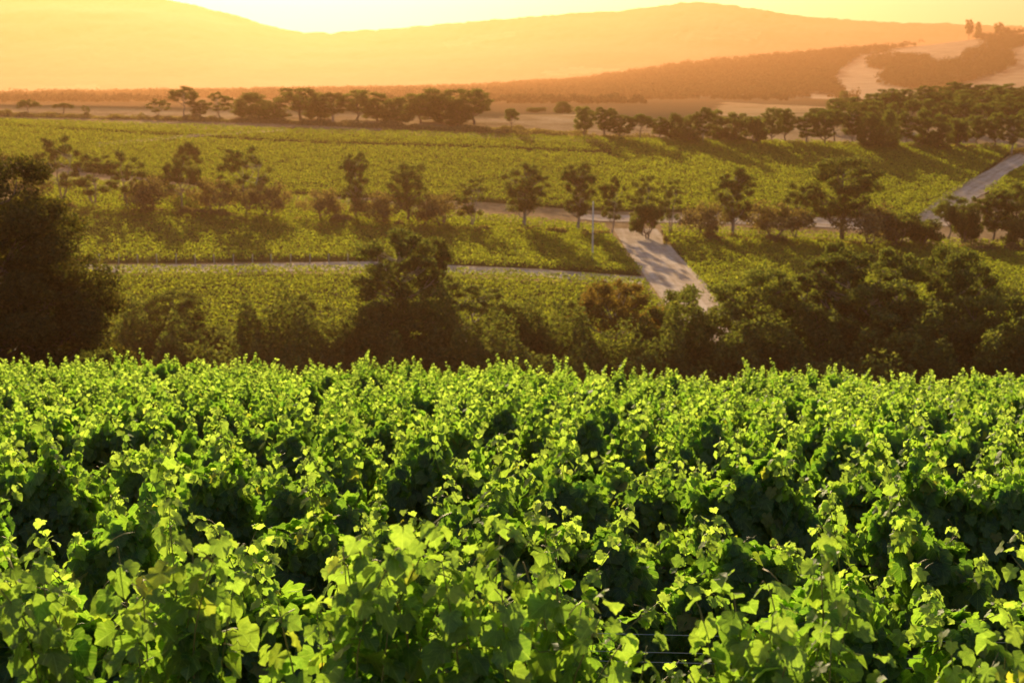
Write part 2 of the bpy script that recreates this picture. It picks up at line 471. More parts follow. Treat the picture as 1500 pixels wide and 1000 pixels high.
# ------------------------------------------------------------------ trees
def make_tree(name, seed, H, W, style, ncards, csize, leaf, bark):
    rng = np.random.default_rng(seed)
    tb = MB()
    cl = []                                            # clumps: centre, radius
    if style in ('gum', 'round', 'pine'):
        z0 = {'gum': .30, 'round': .10, 'pine': .04}[style] * H
        nc = {'gum': 44, 'round': 48, 'pine': 80}[style]
        tries = 0
        while len(cl) < nc and tries < 4000:
            tries += 1
            h = rng.uniform(0, 1)
            if style == 'gum': rad = (math.sin(math.pi * (.10 + .72 * h)) ** .55) * (.7 + .3 * rng.random())
            elif style == 'round': rad = math.sqrt(max(0, 1 - (h * .98) ** 2.4)) * (.85 + .15 * rng.random())
            else: rad = (1 - h) ** .45
            a = rng.uniform(0, 2 * math.pi); rr = math.sqrt(rng.uniform(.04 if style != 'pine' else .25, 1)) * rad * W / 2 * .84
            c = np.array([math.cos(a) * rr, math.sin(a) * rr, z0 + (H * .93 - z0) * h])
            r = W * {'gum': rng.uniform(.075, .155), 'round': rng.uniform(.09, .165), 'pine': rng.uniform(.09, .17)}[style]
            if all(np.linalg.norm(c - q) > .62 * (r + s) for q, s in cl): cl.append((c, r))
    elif style == 'umbrella':
        tries = 0
        while len(cl) < 24 and tries < 3000:
            tries += 1
            a = rng.uniform(0, 2 * math.pi); q = math.sqrt(rng.random())
            c = np.array([math.cos(a) * q * W / 2 * .85, math.sin(a) * q * W / 2 * .85, H * (.93 - .28 * q ** 2 - .25 * rng.random() ** 2)])
            r = W * rng.uniform(.08, .15)
            if all(np.linalg.norm(c - p) > .6 * (r + s) for p, s in cl): cl.append((c, r))
    elif style == 'sparse':
        tries = 0
        while len(cl) < 26 and tries < 3000:
            tries += 1
            a = rng.uniform(0, 2 * math.pi); h = rng.random(); q = math.sqrt(rng.random()) * (.55 + .45 * math.sin(math.pi * h))
            c = np.array([math.cos(a) * q * W / 2 * .85, math.sin(a) * q * W / 2 * .85, H * (.28 + .66 * h)])
            r = W * rng.uniform(.07, .14)
            if all(np.linalg.norm(c - p) > .7 * (r + s) for p, s in cl): cl.append((c, r))
    elif style == 'bush':
        for k in range(16):
            a = rng.uniform(0, 2 * math.pi); q = math.sqrt(rng.random())
            cl.append((np.array([math.cos(a) * q * W / 2 * .75, math.sin(a) * q * W / 2 * .75, H * (.25 + .55 * rng.random() * (1 - .5 * q * q))]), W * rng.uniform(.13, .22)))
    # trunk and limbs
    lean = rng.normal(size=2) * H * .02
    nst = {'bush': 3, 'sparse': 2, 'umbrella': 1}.get(style, 1)
    top = H * {'gum': .82, 'round': .75, 'pine': .9, 'umbrella': .62, 'sparse': .75, 'bush': .5}[style]
    tr = H * {'gum': .019, 'round': .022, 'pine': .025, 'umbrella': .018, 'sparse': .012, 'bush': .02}[style]
    stems = []
    for k in range(nst):
        a = rng.uniform(0, 6.28); sp = (W * .12 if nst > 1 else 0)
        pts = [np.array([math.cos(a) * sp * .2, math.sin(a) * sp * .2, -.6])]
        for q in np.linspace(.12, 1, 8):
            w = rng.normal(size=2) * H * .008
            pts.append(np.array([lean[0] * q + math.cos(a) * sp * q * 1.6 + w[0], lean[1] * q + math.sin(a) * sp * q * 1.6 + w[1], top * q]))
        pts = np.array(pts)
        stems.append(pts)
        tb.tube(pts, np.linspace(tr * 1.2, tr * .18, len(pts)), 7)
    for c, r in cl:
        st = stems[rng.integers(len(stems))]
        zt = max(min(c[2] - rng.uniform(.25, .6) * np.linalg.norm(c[:2]) - .05 * H, top * .95), top * (.2 if style != 'umbrella' else .55))
        b0 = np.array([np.interp(zt, st[:, 2], st[:, i]) for i in range(3)])
        mid = b0 * .45 + c * .55 + np.array([0, 0, -.05 * H]) + rng.normal(size=3) * r * .2
        q = np.linspace(0, 1, 6)[:, None]
        pts = (1 - q) ** 2 * b0 + 2 * q * (1 - q) * mid + q ** 2 * c
        r0 = tr * (.2 + .35 * (1 - zt / H))
        tb.tube(pts, np.linspace(r0, r0 * .2, 6), 5)
        for k in range(3):
            e = c + sphere_dirs(1, rng)[0] * r * .8
            m2 = (pts[3] + e) / 2 + rng.normal(size=3) * r * .1
            tb.tube([pts[3], m2, e], [r0 * .3, r0 * .2, r0 * .06], 4)
    # foliage: sprays of leaves in and around each clump
    wts = np.array([r for _, r in cl]) ** 2; wts /= wts.sum()
    P = []; Nn = []
    for (c, r), w in zip(cl, wts):
        nsub = 9
        sub = sphere_dirs(nsub, rng) * np.array([1, 1, .7]) * r * .62
        sub[:, 2] += r * .12
        n = max(30, int(ncards * w))
        k = rng.integers(nsub, size=n)
        d = sphere_dirs(n, rng)
        d[:, 2] = d[:, 2] * .8 + .1
        rad = r * .52 * rng.uniform(.25, 1, n) ** .55 * rng.uniform(.8, 1.25, n)
        P.append(c + sub[k] + d * rad[:, None]); Nn.append(d + rng.normal(size=(n, 3)) * .7)
    P = np.vstack(P); Nn = np.vstack(Nn)
    v, f = cards(P, Nn, csize * rng.uniform(.55, 1.3, len(P)), .55, rng, droop=.8)
    return dict(name=name, H=H, W=W, trunk=tb.mesh('trunk', bark), crown=mesh_np('crown', v, f, leaf))

def stretch_top(): pass
TREES = {}
def T(key, *a): TREES[key] = make_tree(key, *a)
T('gum1', 11, 17, 11, 'gum', 12240, .42, M['gum'], M['pale_bark'])
T('gum2', 12, 16, 12, 'gum', 12240, .42, M['gum'], M['bark'])
T('gum3', 13, 15, 9, 'gum', 10080, .40, M['gum'], M['pale_bark'])
T('round1', 21, 11, 11, 'round', 12500, .40, M['gum'], M['bark'])
T('round2', 22, 12, 10, 'round', 12500, .40, M['gum'], M['bark'])
T('umb1', 31, 13, 11, 'umbrella', 9000, .36, M['gum'], M['pale_bark'])
T('gold', 32, 12, 11, 'umbrella', 9500, .36, M['gum_gold'], M['pale_bark'])
T('umb2', 33, 12, 8, 'umbrella', 7000, .36, M['gum'], M['bark'])
T('sparse1', 41, 12, 9, 'sparse', 7000, .36, M['gum'], M['pale_bark'])
T('sparse2', 42, 12, 8, 'sparse', 5000, .36, M['gum'], M['pale_bark'])
T('bush1', 51, 5, 6, 'bush', 7000, .30, M['gum'], M['bark'])
T('bush2', 52, 5, 7, 'bush', 3000, .30, M['scrub'], M['bark'])
T('pine', 66, 17, 15, 'pine', 150000, .24, M['pine'], M['bark'])

ORD = ['first', 'second', 'third', 'fourth', 'fifth', 'sixth', 'seventh', 'eighth', 'ninth', 'tenth', 'eleventh', 'twelfth', 'thirteenth', 'fourteenth',
       'fifteenth', 'sixteenth', 'seventeenth', 'eighteenth', 'nineteenth', 'twentieth']
ORD += ['twenty-' + w for w in ORD[:9]] + ['thirtieth'] + ['thirty-' + w for w in ORD[:9]] + ['fortieth'] + ['forty-' + w for w in ORD[:9]] + ['fiftieth']
trng = np.random.default_rng(5)
def plant(key, px, dist, top, wpx, label, group, cat='tree', name=None):
    p = TREES[key]
    x, y, z = at_dist(px, dist)
    z -= .15
    h = z_of(top, dist) - z
    w = wpx / F * dist
    o = empty(name or {'bush1': 'bush', 'bush2': 'bush', 'pine': 'pine_tree'}.get(key, 'gum_tree'), (x, y, z), float(trng.uniform(0, 6.28)))
    sw = w / p['W']
    o.scale = (sw, sw, h / p['H'])
    link('trunk', p['trunk'], o); link('crown', p['crown'], o)
    tag(o, label, cat, group)
    return o

# near belt below the vineyard slope: key, bearing px, distance, top px, width px, label
BELT = [
 ('pine', 2, 88, 212, 440, 'big dense dark tree with gold-rimmed edge towering at the left border of the vines'),
 ('bush1', 142, 74, 498, 50, 'small golden-edged bush peeping over the vines beside the big left tree'),
 ('round2', 200, 176, 455, 80, 'rounded tree squeezed between the big left tree and the peaked brown one'),
 ('gum2', 252, 172, 424, 105, 'peaked dull brown gum tree standing just right of the big left tree'),
 ('bush1', 322, 167, 470, 80, 'low round bush in the shade right of the peaked brown gum'),
 ('bush2', 385, 171, 478, 80, 'low brown scrubby bush between the peaked gum and the thin grey tree'),
 ('sparse1', 440, 175, 432, 100, 'thin open grey-trunked tree left of the tallest gum'),
 ('bush1', 500, 166, 470, 70, 'low dark bush at the left foot of the tallest gum'),
 ('gum1', 583, 172, 328, 140, 'tallest gum of the belt, its rough crown rising well above the track behind'),
 ('umb2', 632, 180, 336, 62, 'slender gum with a small flat umbrella crown just right of the tallest gum'),
 ('round1', 548, 164, 440, 125, 'broad shaded tree in front of the tallest gum at its left'),
 ('round2', 635, 165, 440, 105, 'rounded shaded tree in front of the tallest gum at its right'),
 ('sparse2', 694, 175, 408, 120, 'open wispy tree with pale limbs right of the tallest gum'),
 ('round1', 752, 169, 438, 105, 'rounded brown tree midway between the tallest gum and the golden tree'),
 ('bush1', 808, 167, 462, 90, 'low rounded bush left of the golden flat-crowned tree'),
 ('sparse1', 842, 177, 440, 70, 'small wispy tree standing close behind the left side of the golden tree'),
 ('gold', 905, 173, 409, 122, 'golden flat-crowned tree with forked pale trunk below the end of the track'),
 ('bush1', 865, 162, 484, 80, 'dark low bush at the foot of the golden tree on its left'),
 ('bush2', 945, 165, 480, 70, 'greyish low bush at the foot of the golden tree on its right'),
 ('round2', 1003, 168, 420, 105, 'dark rounded tree at the foot of the wide pale track'),
 ('sparse1', 1052, 174, 450, 70, 'small sunlit wispy tree at the right edge of the wide pale track foot'),
 ('gum2', 1106, 168, 388, 125, 'dark gum with straight visible trunk, first of the big right-hand clump'),
 ('gum3', 1165, 173, 405, 90, 'narrow gum in the dip between the first and the highest gums of the right clump'),
 ('umb2', 1218, 184, 340, 60, 'slender gum whose small flat top pokes highest over the right-hand clump'),
 ('gum1', 1240, 171, 360, 140, 'tall broad gum forming the left peak of the right-hand clump'),
 ('round1', 1190, 163, 440, 125, 'broad shaded tree in the front left of the right-hand clump'),
 ('gum3', 1312, 178, 360, 85, 'narrow gum forming the middle peak of the right-hand clump'),
 ('round2', 1285, 165, 410, 150, 'broad dark green tree filling the front middle of the right-hand clump'),
 ('gum2', 1397, 172, 358, 115, 'tall gum forming the right peak of the right-hand clump'),
 ('round1', 1350, 162, 432, 130, 'rounded dark tree in front of and left of the right peak gum'),
 ('round2', 1428, 164, 430, 100, 'rounded dark tree in front of the right peak gum, sloping to the right'),
 ('round1', 1490, 158, 428, 95, 'dark tree at the right border just above the vines'),
 ('bush1', 1465, 170, 462, 60, 'low dark bush in the gap left of the right-border tree'),
 ('bush1', 1130, 160, 478, 90, 'low shaded bush in front of the straight-trunked dark gum'),
]
for key, px, d, top, w, lab in BELT:
    plant(key, px, d, top, w * (1.3 if key != 'pine' else 1), lab, 'trees below the vineyard slope', 'bush' if key.startswith('bush') else 'tree')

# second belt, between the two upper vineyards
BELT2 = [
 ('sparse1', 92, 303, 180, 80, 'open-crowned tree rising highest at the left end of the middle belt'),
 ('bush2', 35, 300, 212, 80, 'hazy low tree at the left border of the middle belt'),
 ('sparse1', 140, 300, 215, 90, 'wispy hazy tree just right of the highest left tree of the middle belt'),
 ('sparse2', 188, 300, 205, 65, 'hazy brown gum third in the left mass of the middle belt'),
 ('bush2', 232, 297, 222, 90, 'hazy scrubby bush left of the small umbrella tree'),
 ('umb2', 278, 335, 186, 45, 'small flat-topped umbrella tree alone in the upper vineyard at left'),
 ('umb1', 268, 298, 214, 70, 'brown flat-topped tree below the small umbrella tree'),
 ('bush2', 312, 296, 232, 70, 'hazy scrubby bush left of the wide open-crowned gum'),
 ('sparse1', 362, 301, 200, 95, 'wide open-crowned gum at the right end of the hazy left mass'),
 ('bush2', 395, 297, 240, 60, 'low scrubby bush just right of the wide open-crowned gum'),
 ('gum3', 520, 301, 220, 58, 'lone narrow brown gum standing before the upper vineyard'),
 ('bush2', 470, 298, 256, 60, 'low scrub bush left of the lone narrow brown gum'),
 ('gum2', 597, 300, 236, 78, 'spreading brown gum right of the lone narrow one'),
 ('bush2', 560, 297, 262, 70, 'low scrub bush between the lone narrow gum and the spreading one'),
 ('bush2', 650, 297, 264, 80, 'pale scrub bush right of the spreading brown gum'),
 ('sparse2', 690, 299, 258, 60, 'faint wispy tree left of the broad twin gums'),
 ('gum1', 768, 302, 234, 92, 'broad brown gum, left one of the twin gums above the pole'),
 ('gum3', 846, 303, 236, 70, 'narrower brown gum, right one of the twin gums above the pole'),
 ('sparse1', 897, 302, 258, 50, 'small brown tree straight above the pale pole'),
 ('sparse2', 940, 305, 255, 52, 'thin leaning tree with bare lower trunk right of the pole'),
 ('bush1', 948, 300, 288, 42, 'little round bush beneath the thin leaning tree'),
 ('sparse2', 980, 304, 260, 46, 'pale almost bare tree right of the little round bush'),
 ('gum3', 1074, 303, 242, 78, 'brown gum with dark lower mass, right of the wide pale track'),
 ('bush2', 1035, 301, 285, 60, 'pale scrub bush at the left foot of that dark-bottomed gum'),
 ('bush2', 1130, 301, 284, 90, 'pale scrubby bush between the dark-bottomed gum and the great spreading gum'),
 ('sparse1', 1165, 303, 268, 70, 'airy low tree at the left side of the great spreading gum'),
 ('gum2', 1232, 304, 228, 130, 'great spreading gum, largest of the middle belt'),
 ('bush2', 1270, 300, 286, 90, 'scrubby bush at the right foot of the great spreading gum'),
 ('bush1', 1315, 302, 300, 70, 'low bush in the middle belt beside the sloping right-hand track'),
 ('umb1', 1390, 311, 284, 72, 'flat-topped tree at the left end of the clump beside the right-hand track'),
 ('bush1', 1412, 308, 296, 50, 'small bush under the flat-topped tree by the right-hand track'),
 ('sparse1', 1428, 314, 288, 50, 'thin-stemmed tree second in the clump by the right-hand track'),
 ('gum3', 1455, 313, 276, 62, 'rounded tree third in the clump by the right-hand track'),
 ('gum2', 1487, 313, 266, 80, 'big dark tree at the right border in the clump by the right-hand track'),
 ('bush1', 1500, 305, 310, 70, 'dark bush at the right border below the clump by the right-hand track'),
 ('bush1', 1350, 304, 312, 60, 'dark low bush where the right-hand track meets the middle belt'),
]
for key, px, d, top, w, lab in BELT2:
    if px < 420: top += (262 - top) * .22
    if key == 'bush2': top += (300 - top) * .35 if px > 420 else (270 - top) * .55
    plant(key, px, d, top, w * (1.3 if key.startswith('bush') else 1.0), lab, 'trees of the middle belt', 'bush' if key.startswith('bush') else 'tree')

# ridge line left of centre and its stragglers
RIDGE = [('umb1', 42, 145, 36), ('umb2', 93, 150, 30), ('sparse2', 126, 154, 14), ('sparse1', 232, 145, 36), ('umb1', 270, 125, 46), ('gum3', 292, 146, 40), ('sparse1', 321, 135, 42),
         ('round1', 368, 137, 46), ('round2', 402, 149, 34), ('gum2', 440, 131, 50), ('round1', 466, 142, 36), ('gum1', 488, 137, 40), ('gum2', 524, 134, 46), ('round2', 553, 138, 36),
         ('round1', 583, 144, 38), ('gum2', 616, 139, 44), ('round2', 644, 132, 56), ('round1', 670, 146, 30), ('gum2', 694, 132, 48), ('umb2', 750, 156, 24)]
KIND = {'umb1': 'flat-topped', 'umb2': 'small flat-topped', 'sparse1': 'open-crowned', 'sparse2': 'thin wispy', 'round1': 'rounded', 'round2': 'dense rounded', 'gum1': 'tall rough',
        'gum2': 'broad', 'gum3': 'narrow', 'bush1': 'low', 'bush2': 'low'}
for k, (key, px, top, w) in enumerate(RIDGE):
    plant(key, px, 482 + 6 * math.sin(k * 2.1) if px < 730 else 455, top - (3 if 350 < px < 730 else 0), w * (1.55 if 350 < px < 730 else 1.1), f'{KIND[key]} silhouetted tree on the hazy ridge, {ORD[k]} from the left', 'trees along the hazy ridge')
# dark line along the upper edge of the high vineyard, right half
line = [(856, 155), (886, 156), (908, 168), (938, 164), (966, 170), (988, 164), (1012, 166), (1030, 156), (1050, 160), (1078, 164), (1105, 162), (1130, 157), (1150, 158), (1182, 164), (1208, 160), (1222, 156),
        (1248, 158), (1274, 162), (1300, 158), (1326, 164), (1352, 160), (1378, 166), (1404, 164), (1430, 168), (1456, 164), (1482, 166), (1506, 160)]
keys = ['gum2', 'round1', 'bush1', 'umb2', 'round2', 'gum3', 'round1', 'gum2', 'gum1', 'round2', 'gum2', 'gum3']
for k, (px, top) in enumerate(line):
    key = keys[(k * 5) % len(keys)]
    plant(key, px, 446 + 5 * math.sin(k * 1.7), top, float(trng.uniform(36, 50)), f'{KIND[key]} dark tree along the top edge of the high vineyard, {ORD[k]} from the left', 'tree line above the high vineyard')
# wooded rise at the right behind that line
rise = []
rr = np.random.default_rng(8)
for j, (d, x0, yb) in enumerate([(500, 1200, 152), (545, 1225, 143), (590, 1300, 134), (635, 1395, 128)]):
    px = x0
    while px < 1525:
        rise.append((px, d + rr.uniform(-10, 10), yb - 6 * max(0, math.sin((px - 1180) / 330 * 2.4)) + rr.uniform(-4, 5), rr.uniform(34, 52)))
        px += rr.uniform(22, 32)
rise.sort(key=lambda q: q[0])
for k, (px, d, top, w) in enumerate(rise):
    key = keys[(k * 7 + 3) % len(keys)]
    key = 'round2' if key == 'bush1' else key
    plant(key, px, d, top, w, f'{KIND[key]} tree on the wooded rise at right, {ORD[k]} from its left end', 'trees on the wooded rise')

# hazy trees beyond, on the pale flat and on the crest of the wooded hillside
FARS = [('round1', 825, 640, 148, 34, 'faint rounded tree alone on the hazy flat beyond the ridge'), ('bush1', 785, 690, 156, 40, 'faint low bush on the hazy flat beyond the ridge'),
        ('round2', 1380, 1150, 138, 16, 'faint tree in haze on the pale lower paddock'), ('round1', 1236, 1000, 132, 22, 'faint tree at the foot of the wooded hillside paddock')]
for key, px, d, top, w, lab in FARS:
    plant(key, px, d, top, w, lab, 'faint trees beyond the ridge', 'bush' if key.startswith('bush') else 'tree')
CREST = [('gum2', 1405, 28, 16, 'small crest tree leftmost on the hill skyline'), ('round1', 1418, 31, 12, 'small crest tree second on the hill skyline'), ('gum1', 1447, 32, 20, 'small crest tree third on the hill skyline'),
         ('gum2', 1458, 40, 18, 'upright crest tree in front of the hill skyline'), ('round1', 1494, 36, 24, 'dark crest tree at the right border on the hill skyline')]
for key, px, top, w, lab in CREST:
    p = TREES[key]
    x, z = mid_z(px * 1.0, 3190.)
    z = float(z) - .5
    h = max(8., z_of(top, 3190.) - z)
    o = empty('gum_tree', (float(x), 3190., z))
    sw = w / F * 3190 / p['W']
    o.scale = (sw, sw, h / p['H'])
    link('trunk', p['trunk'], o); link('crown', p['crown'], o)
    tag(o, lab, 'tree', 'trees on the hill crest')

# the woods that cover the hillside: one mass
def woods():
    rng = np.random.default_rng(77)
    n = 26000
    px = rng.uniform(-150, 1650, n); d = rng.uniform(MD0 + 20, MDC + 20, n)
    x, z = mid_z(px, d)
    P = np.stack([x, d, z], -1)
    qx, qy = project(P)
    keep = np.ones(n, bool)
    for dy in (0, -3.5, -7): keep &= ~(in_poly(qx, qy + dy, PAST1) | in_poly(qx, qy + dy, PAST2))
    keep = keep & (qy < 146 + 4 * vnoise(x / 80, d / 120, 3))
    keep &= (vnoise(x / 100, d / 100, 9) > -.75)
    P = P[keep][:20000]
    qx = rng.uniform(-100, 1250, 4000); qd = rng.uniform(1250, 1900, 4000)
    ox = (qx - 750) / F * qd
    kk = vnoise(ox / 90, qd / 160, 51) > .28
    P = np.vstack([P, np.stack([ox, qd, terrain(ox, qd)], -1)[kk][:1000]])
    m = len(P)
    per = 30
    r = (3 + 7 * rng.random(m) ** 1.6) * np.where(P[:, 1] < MD0, .55, 1)
    dirs = sphere_dirs(m * per, rng); dirs[:, 2] = np.abs(dirs[:, 2]) * .95 - .1
    q = np.repeat(P, per, 0); rad = np.repeat(r, per)
    pos = q + dirs * (rad * rng.uniform(.6, 1.08, m * per))[:, None] * np.array([1, 1, 1.05]) + np.array([0, 0, 1.]) * (rad * .75)[:, None]
    v, f = cards(pos, dirs + rng.normal(size=dirs.shape) * .5, rng.uniform(1.8, 4.0, m * per), .7, rng)
    tag(link('woods', mesh_np('woods', v, f, M['forest'])), 'hazy mass of woodland covering the hillside beyond the ridge', 'woodland', kind='stuff')
woods()

# ------------------------------------------------------------------ fields: rows of vines on the far side of the valley, floors and tracks
def resample(pl, n):
    pl = np.asarray(pl, float)
    s = np.concatenate([[0], np.cumsum(np.linalg.norm(np.diff(pl, axis=0), axis=1))])
    q = np.linspace(0, s[-1], n)
    return np.stack([np.interp(q, s, pl[:, i]) for i in range(2)], -1)
def px_line(pts, n=24, y0=186.):
    pts = np.asarray(pts, float)
    t = np.linspace(0, len(pts) - 1, n); i = np.arange(len(pts))
    return np.array([hit(np.interp(q, i, pts[:, 0]), np.interp(q, i, pts[:, 1]), y0) for q in t])
def drape(a, b, n_across, mat, name, lift, uvs=True, kind='structure'):
    n = len(a)
    s = np.linspace(0, 1, n_across)
    P2 = a[None] * (1 - s)[:, None, None] + b[None] * s[:, None, None]
    z = terrain(P2[..., 0], P2[..., 1]) + lift
    V = np.concatenate([P2, z[..., None]], -1).reshape(-1, 3)
    along = np.concatenate([[0], np.cumsum(np.linalg.norm(np.diff((a + b) / 2, axis=0), axis=1))])
    uv = np.stack(np.broadcast_arrays(s[:, None], along[None, :]), -1).reshape(-1, 2)
    f = grid_faces(n, n_across)
    v0, v1, v3 = V[f[0][0]], V[f[0][1]], V[f[0][3]]
    if np.cross(v1 - v0, v3 - v0)[2] < 0: f = f[:, ::-1]
    o = link(name, mesh_np(name, V, f, mat, True, uv=uv))
    tag(o, kind=kind)
    return o

def field(lower, upper, label, seed, spacing=2.7, gap_rows=()):
    rng = np.random.default_rng(seed)
    a = resample(px_line(lower), 60); b = resample(px_line(upper), 60)
    depth = np.linalg.norm(b - a, axis=1).mean()
    drape(resample(a, 60), resample(b, 60), 40, M['field'], 'field_floor', .07)
    nr = int(depth / spacing)
    pos = []
    for k in range(nr + 1):
        if k in gap_rows: continue
        t = k / max(nr, 1)
        L = a * (1 - t) + b * t
        s = np.concatenate([[0], np.cumsum(np.linalg.norm(np.diff(L, axis=0), axis=1))])
        n = int(s[-1] / .034)
        q = rng.uniform(0, s[-1], n)
        x = np.interp(q, s, L[:, 0]); y = np.interp(q, s, L[:, 1])
        vig = .5 + .5 * vnoise(q / 1.7, np.full(n, k * 7.3 + seed), 31)
        keep = rng.random(n) < .6 + .4 * vig
        x, y, vig = x[keep], y[keep], vig[keep]
        n = len(x)
        h = .5 + rng.random(n) ** .6 * (.95 + .55 * vig)
        pos.append(np.stack([x + rng.normal(size=n) * .12, y + rng.normal(size=n) * .18, terrain(x, y) + h], -1))
    pos = np.vstack(pos)
    n = len(pos)
    nr_ = rng.normal(size=(n, 3)); nr_[:, 2] = np.abs(nr_[:, 2]) + .3
    v, f = cards(pos, nr_, rng.uniform(.26, .52, n), .8, rng, droop=.5)
    o = link('vine_rows', mesh_np('vine_rows', v, f, M['far_vine']))
    tag(o, label, 'vineyard', kind='stuff')
    return n

cnt = 0
cnt += field([(100, 520), (500, 520), (1020, 520)], [(100, 404), (560, 402), (944, 420)], 'lowest vineyard block between the grassy strip and the near trees', 1)
cnt += field([(20, 388), (530, 383), (940, 405)], [(20, 262), (480, 300), (886, 340)], 'large vineyard block above the pale grassy strip, left of the wide track', 2)
cnt += field([(1105, 520), (1300, 520), (1540, 520)], [(968, 338), (1200, 350), (1540, 366)], 'dark green vineyard block right of the wide pale track', 3)
cnt += field([(-60, 226), (400, 286), (700, 296), (880, 310)], [(-60, 178), (400, 194), (700, 203), (900, 209)], 'high golden vineyard block under the hazy ridge at left', 4, gap_rows=(27, 28, 41, 42))
cnt += field([(880, 310), (1100, 312), (1346, 322)], [(900, 209), (1200, 214), (1490, 219)], 'high green vineyard block under the dark tree line, left of the sloping track', 5)
cnt += field([(1440, 285), (1480, 292), (1540, 300)], [(1478, 262), (1505, 246), (1540, 240)], 'small vineyard patch right of the sloping track at the right border', 6)
print('far vine leaves', cnt)

def track(left, right, n_across=12, lift=.11):
    drape(px_line(left, 60, 158.), px_line(right, 60, 158.), n_across, M['track'], 'track', lift)
track([(898, 336), (920, 370), (946, 408), (985, 460), (1030, 525)], [(962, 336), (990, 370), (1022, 404), (1075, 460), (1130, 525)])
track([(60, 400), (300, 401), (540, 396), (800, 407), (948, 420)], [(60, 389), (300, 389), (540, 384), (800, 396), (942, 407)], 6)
track([(1540, 198), (1500, 221), (1440, 254), (1385, 282), (1342, 318), (1338, 330)], [(1600, 200), (1540, 224), (1462, 275), (1430, 290), (1400, 318), (1392, 332)])
track([(850, 322), (880, 325), (1120, 330), (1350, 340)], [(850, 314), (880, 316), (1120, 317), (1350, 326)], 6)
track([(140, 216), (220, 208), (300, 200), (420, 193)], [(140, 210), (220, 203), (300, 196), (420, 190)], 4, .14)

# undergrowth along the belts: nobody could count it
def scrub(name, pts, half, hmax, n, label, seed, size=(.3, .7), mat='scrub'):
    rng = np.random.default_rng(seed)
    L = np.array([at_dist(px, d)[:2] for px, d in pts])
    s = np.concatenate([[0], np.cumsum(np.linalg.norm(np.diff(L, axis=0), axis=1))])
    q = rng.uniform(0, s[-1], n)
    off = rng.normal(size=n) * half * .6
    x = np.interp(q, s, L[:, 0]) + rng.normal(size=n) * .3; y = np.interp(q, s, L[:, 1]) + off
    if seed == 101:
        qx, qy = project(np.stack([x, y, terrain(x, y)], -1)); kp = ~((qx > 893) & (qx < 972) | (qx > 1335) & (qx < 1392))
        x, y, off, n = x[kp], y[kp], off[kp], int(kp.sum())
    bump = np.clip(.5 + .6 * vnoise(x / 2.6, y / 2.6, seed) + .35 * vnoise(x / 7, y / 7, seed + 1), 0.05, 1.2) * np.exp(-(off / half) ** 2 * .6)
    h = bump * hmax * rng.random(n) ** .6
    pos = np.stack([x, y, terrain(x, y) + h], -1)
    nn = rng.normal(size=(n, 3)); nn[:, 2] = np.abs(nn[:, 2]) + .2
    v, f = cards(pos, nn, rng.uniform(*size, n), .6, rng, droop=-.4)
    tag(link(name, mesh_np(name, v, f, M[mat])), label, 'undergrowth', kind='stuff')
scrub('undergrowth', [(-60, 294), (300, 294), (600, 295), (900, 298), (1200, 300), (1560, 302)], 3.6, 2.3, 100000, 'brown undergrowth lining the foot of the middle tree belt', 101)
scrub('undergrowth', [(-60, 476), (200, 474), (400, 470), (620, 462), (800, 452), (1000, 446), (1560, 444)], 4.0, 2.2, 60000, 'brown scrub along the upper edge of the high vineyard', 102)
scrub('undergrowth', [(-60, 160), (500, 162), (1000, 160), (1560, 156)], 9, 10.5, 170000, 'dark undergrowth among the near trees below the vines', 103, mat='gum')
scrub('undergrowth', [(560, 452), (700, 470), (860, 462)], 3.0, 1.6, 9000, 'thin brown hedge crossing the pale flat beyond the high vineyard', 104)

# ------------------------------------------------------------------ pole, row-end posts, farmhouse
def pole():
    x, y, z = at_dist(868, 268)
    top = z_of(296, y)
    o = empty('utility_pole', (x, y, z))
    h = top - z
    b = MB(); b.tube([(0, 0, -.4), (0, 0, h * .5), (0, 0, h)], [.17, .15, .12], 10)
    link('shaft', b.mesh('shaft', M['pole']), o)
    b = MB(); b.tube([(0, 0, h - .02), (0, 0, h + .1), (0, 0, h + .16)], [.15, .15, .06], 10); b.box((-.06, -.55, h - .45), (.06, .55, h - .32))
    link('cap', b.mesh('cap', M['steel'], False), o)
    tag(o, 'tall pale pole standing at the top corner of the vineyard beside the wide track', 'pole')
pole()
post_mesh = None
for k, px in enumerate(range(146, 516, 28)):
    g = hit(px, 387)
    if post_mesh is None:
        b = MB(); b.tube([(0, 0, -.3), (0, 0, 1.0), (0, 0, 1.75)], [.09, .085, .08], 8); post_mesh = b.mesh('row_end_post', M['timber'])
    o = link('trellis_post', post_mesh)
    o.location = (g[0], g[1], float(terrain(g[0], g[1])))
    o.rotation_euler = (0.02 * math.sin(k * 3), .05 * math.sin(k * 1.9), 0)
    tag(o, f'weathered timber row-end post beside the pale grassy strip, {ORD[k]} from the left', 'post', 'row-end posts along the grassy strip')

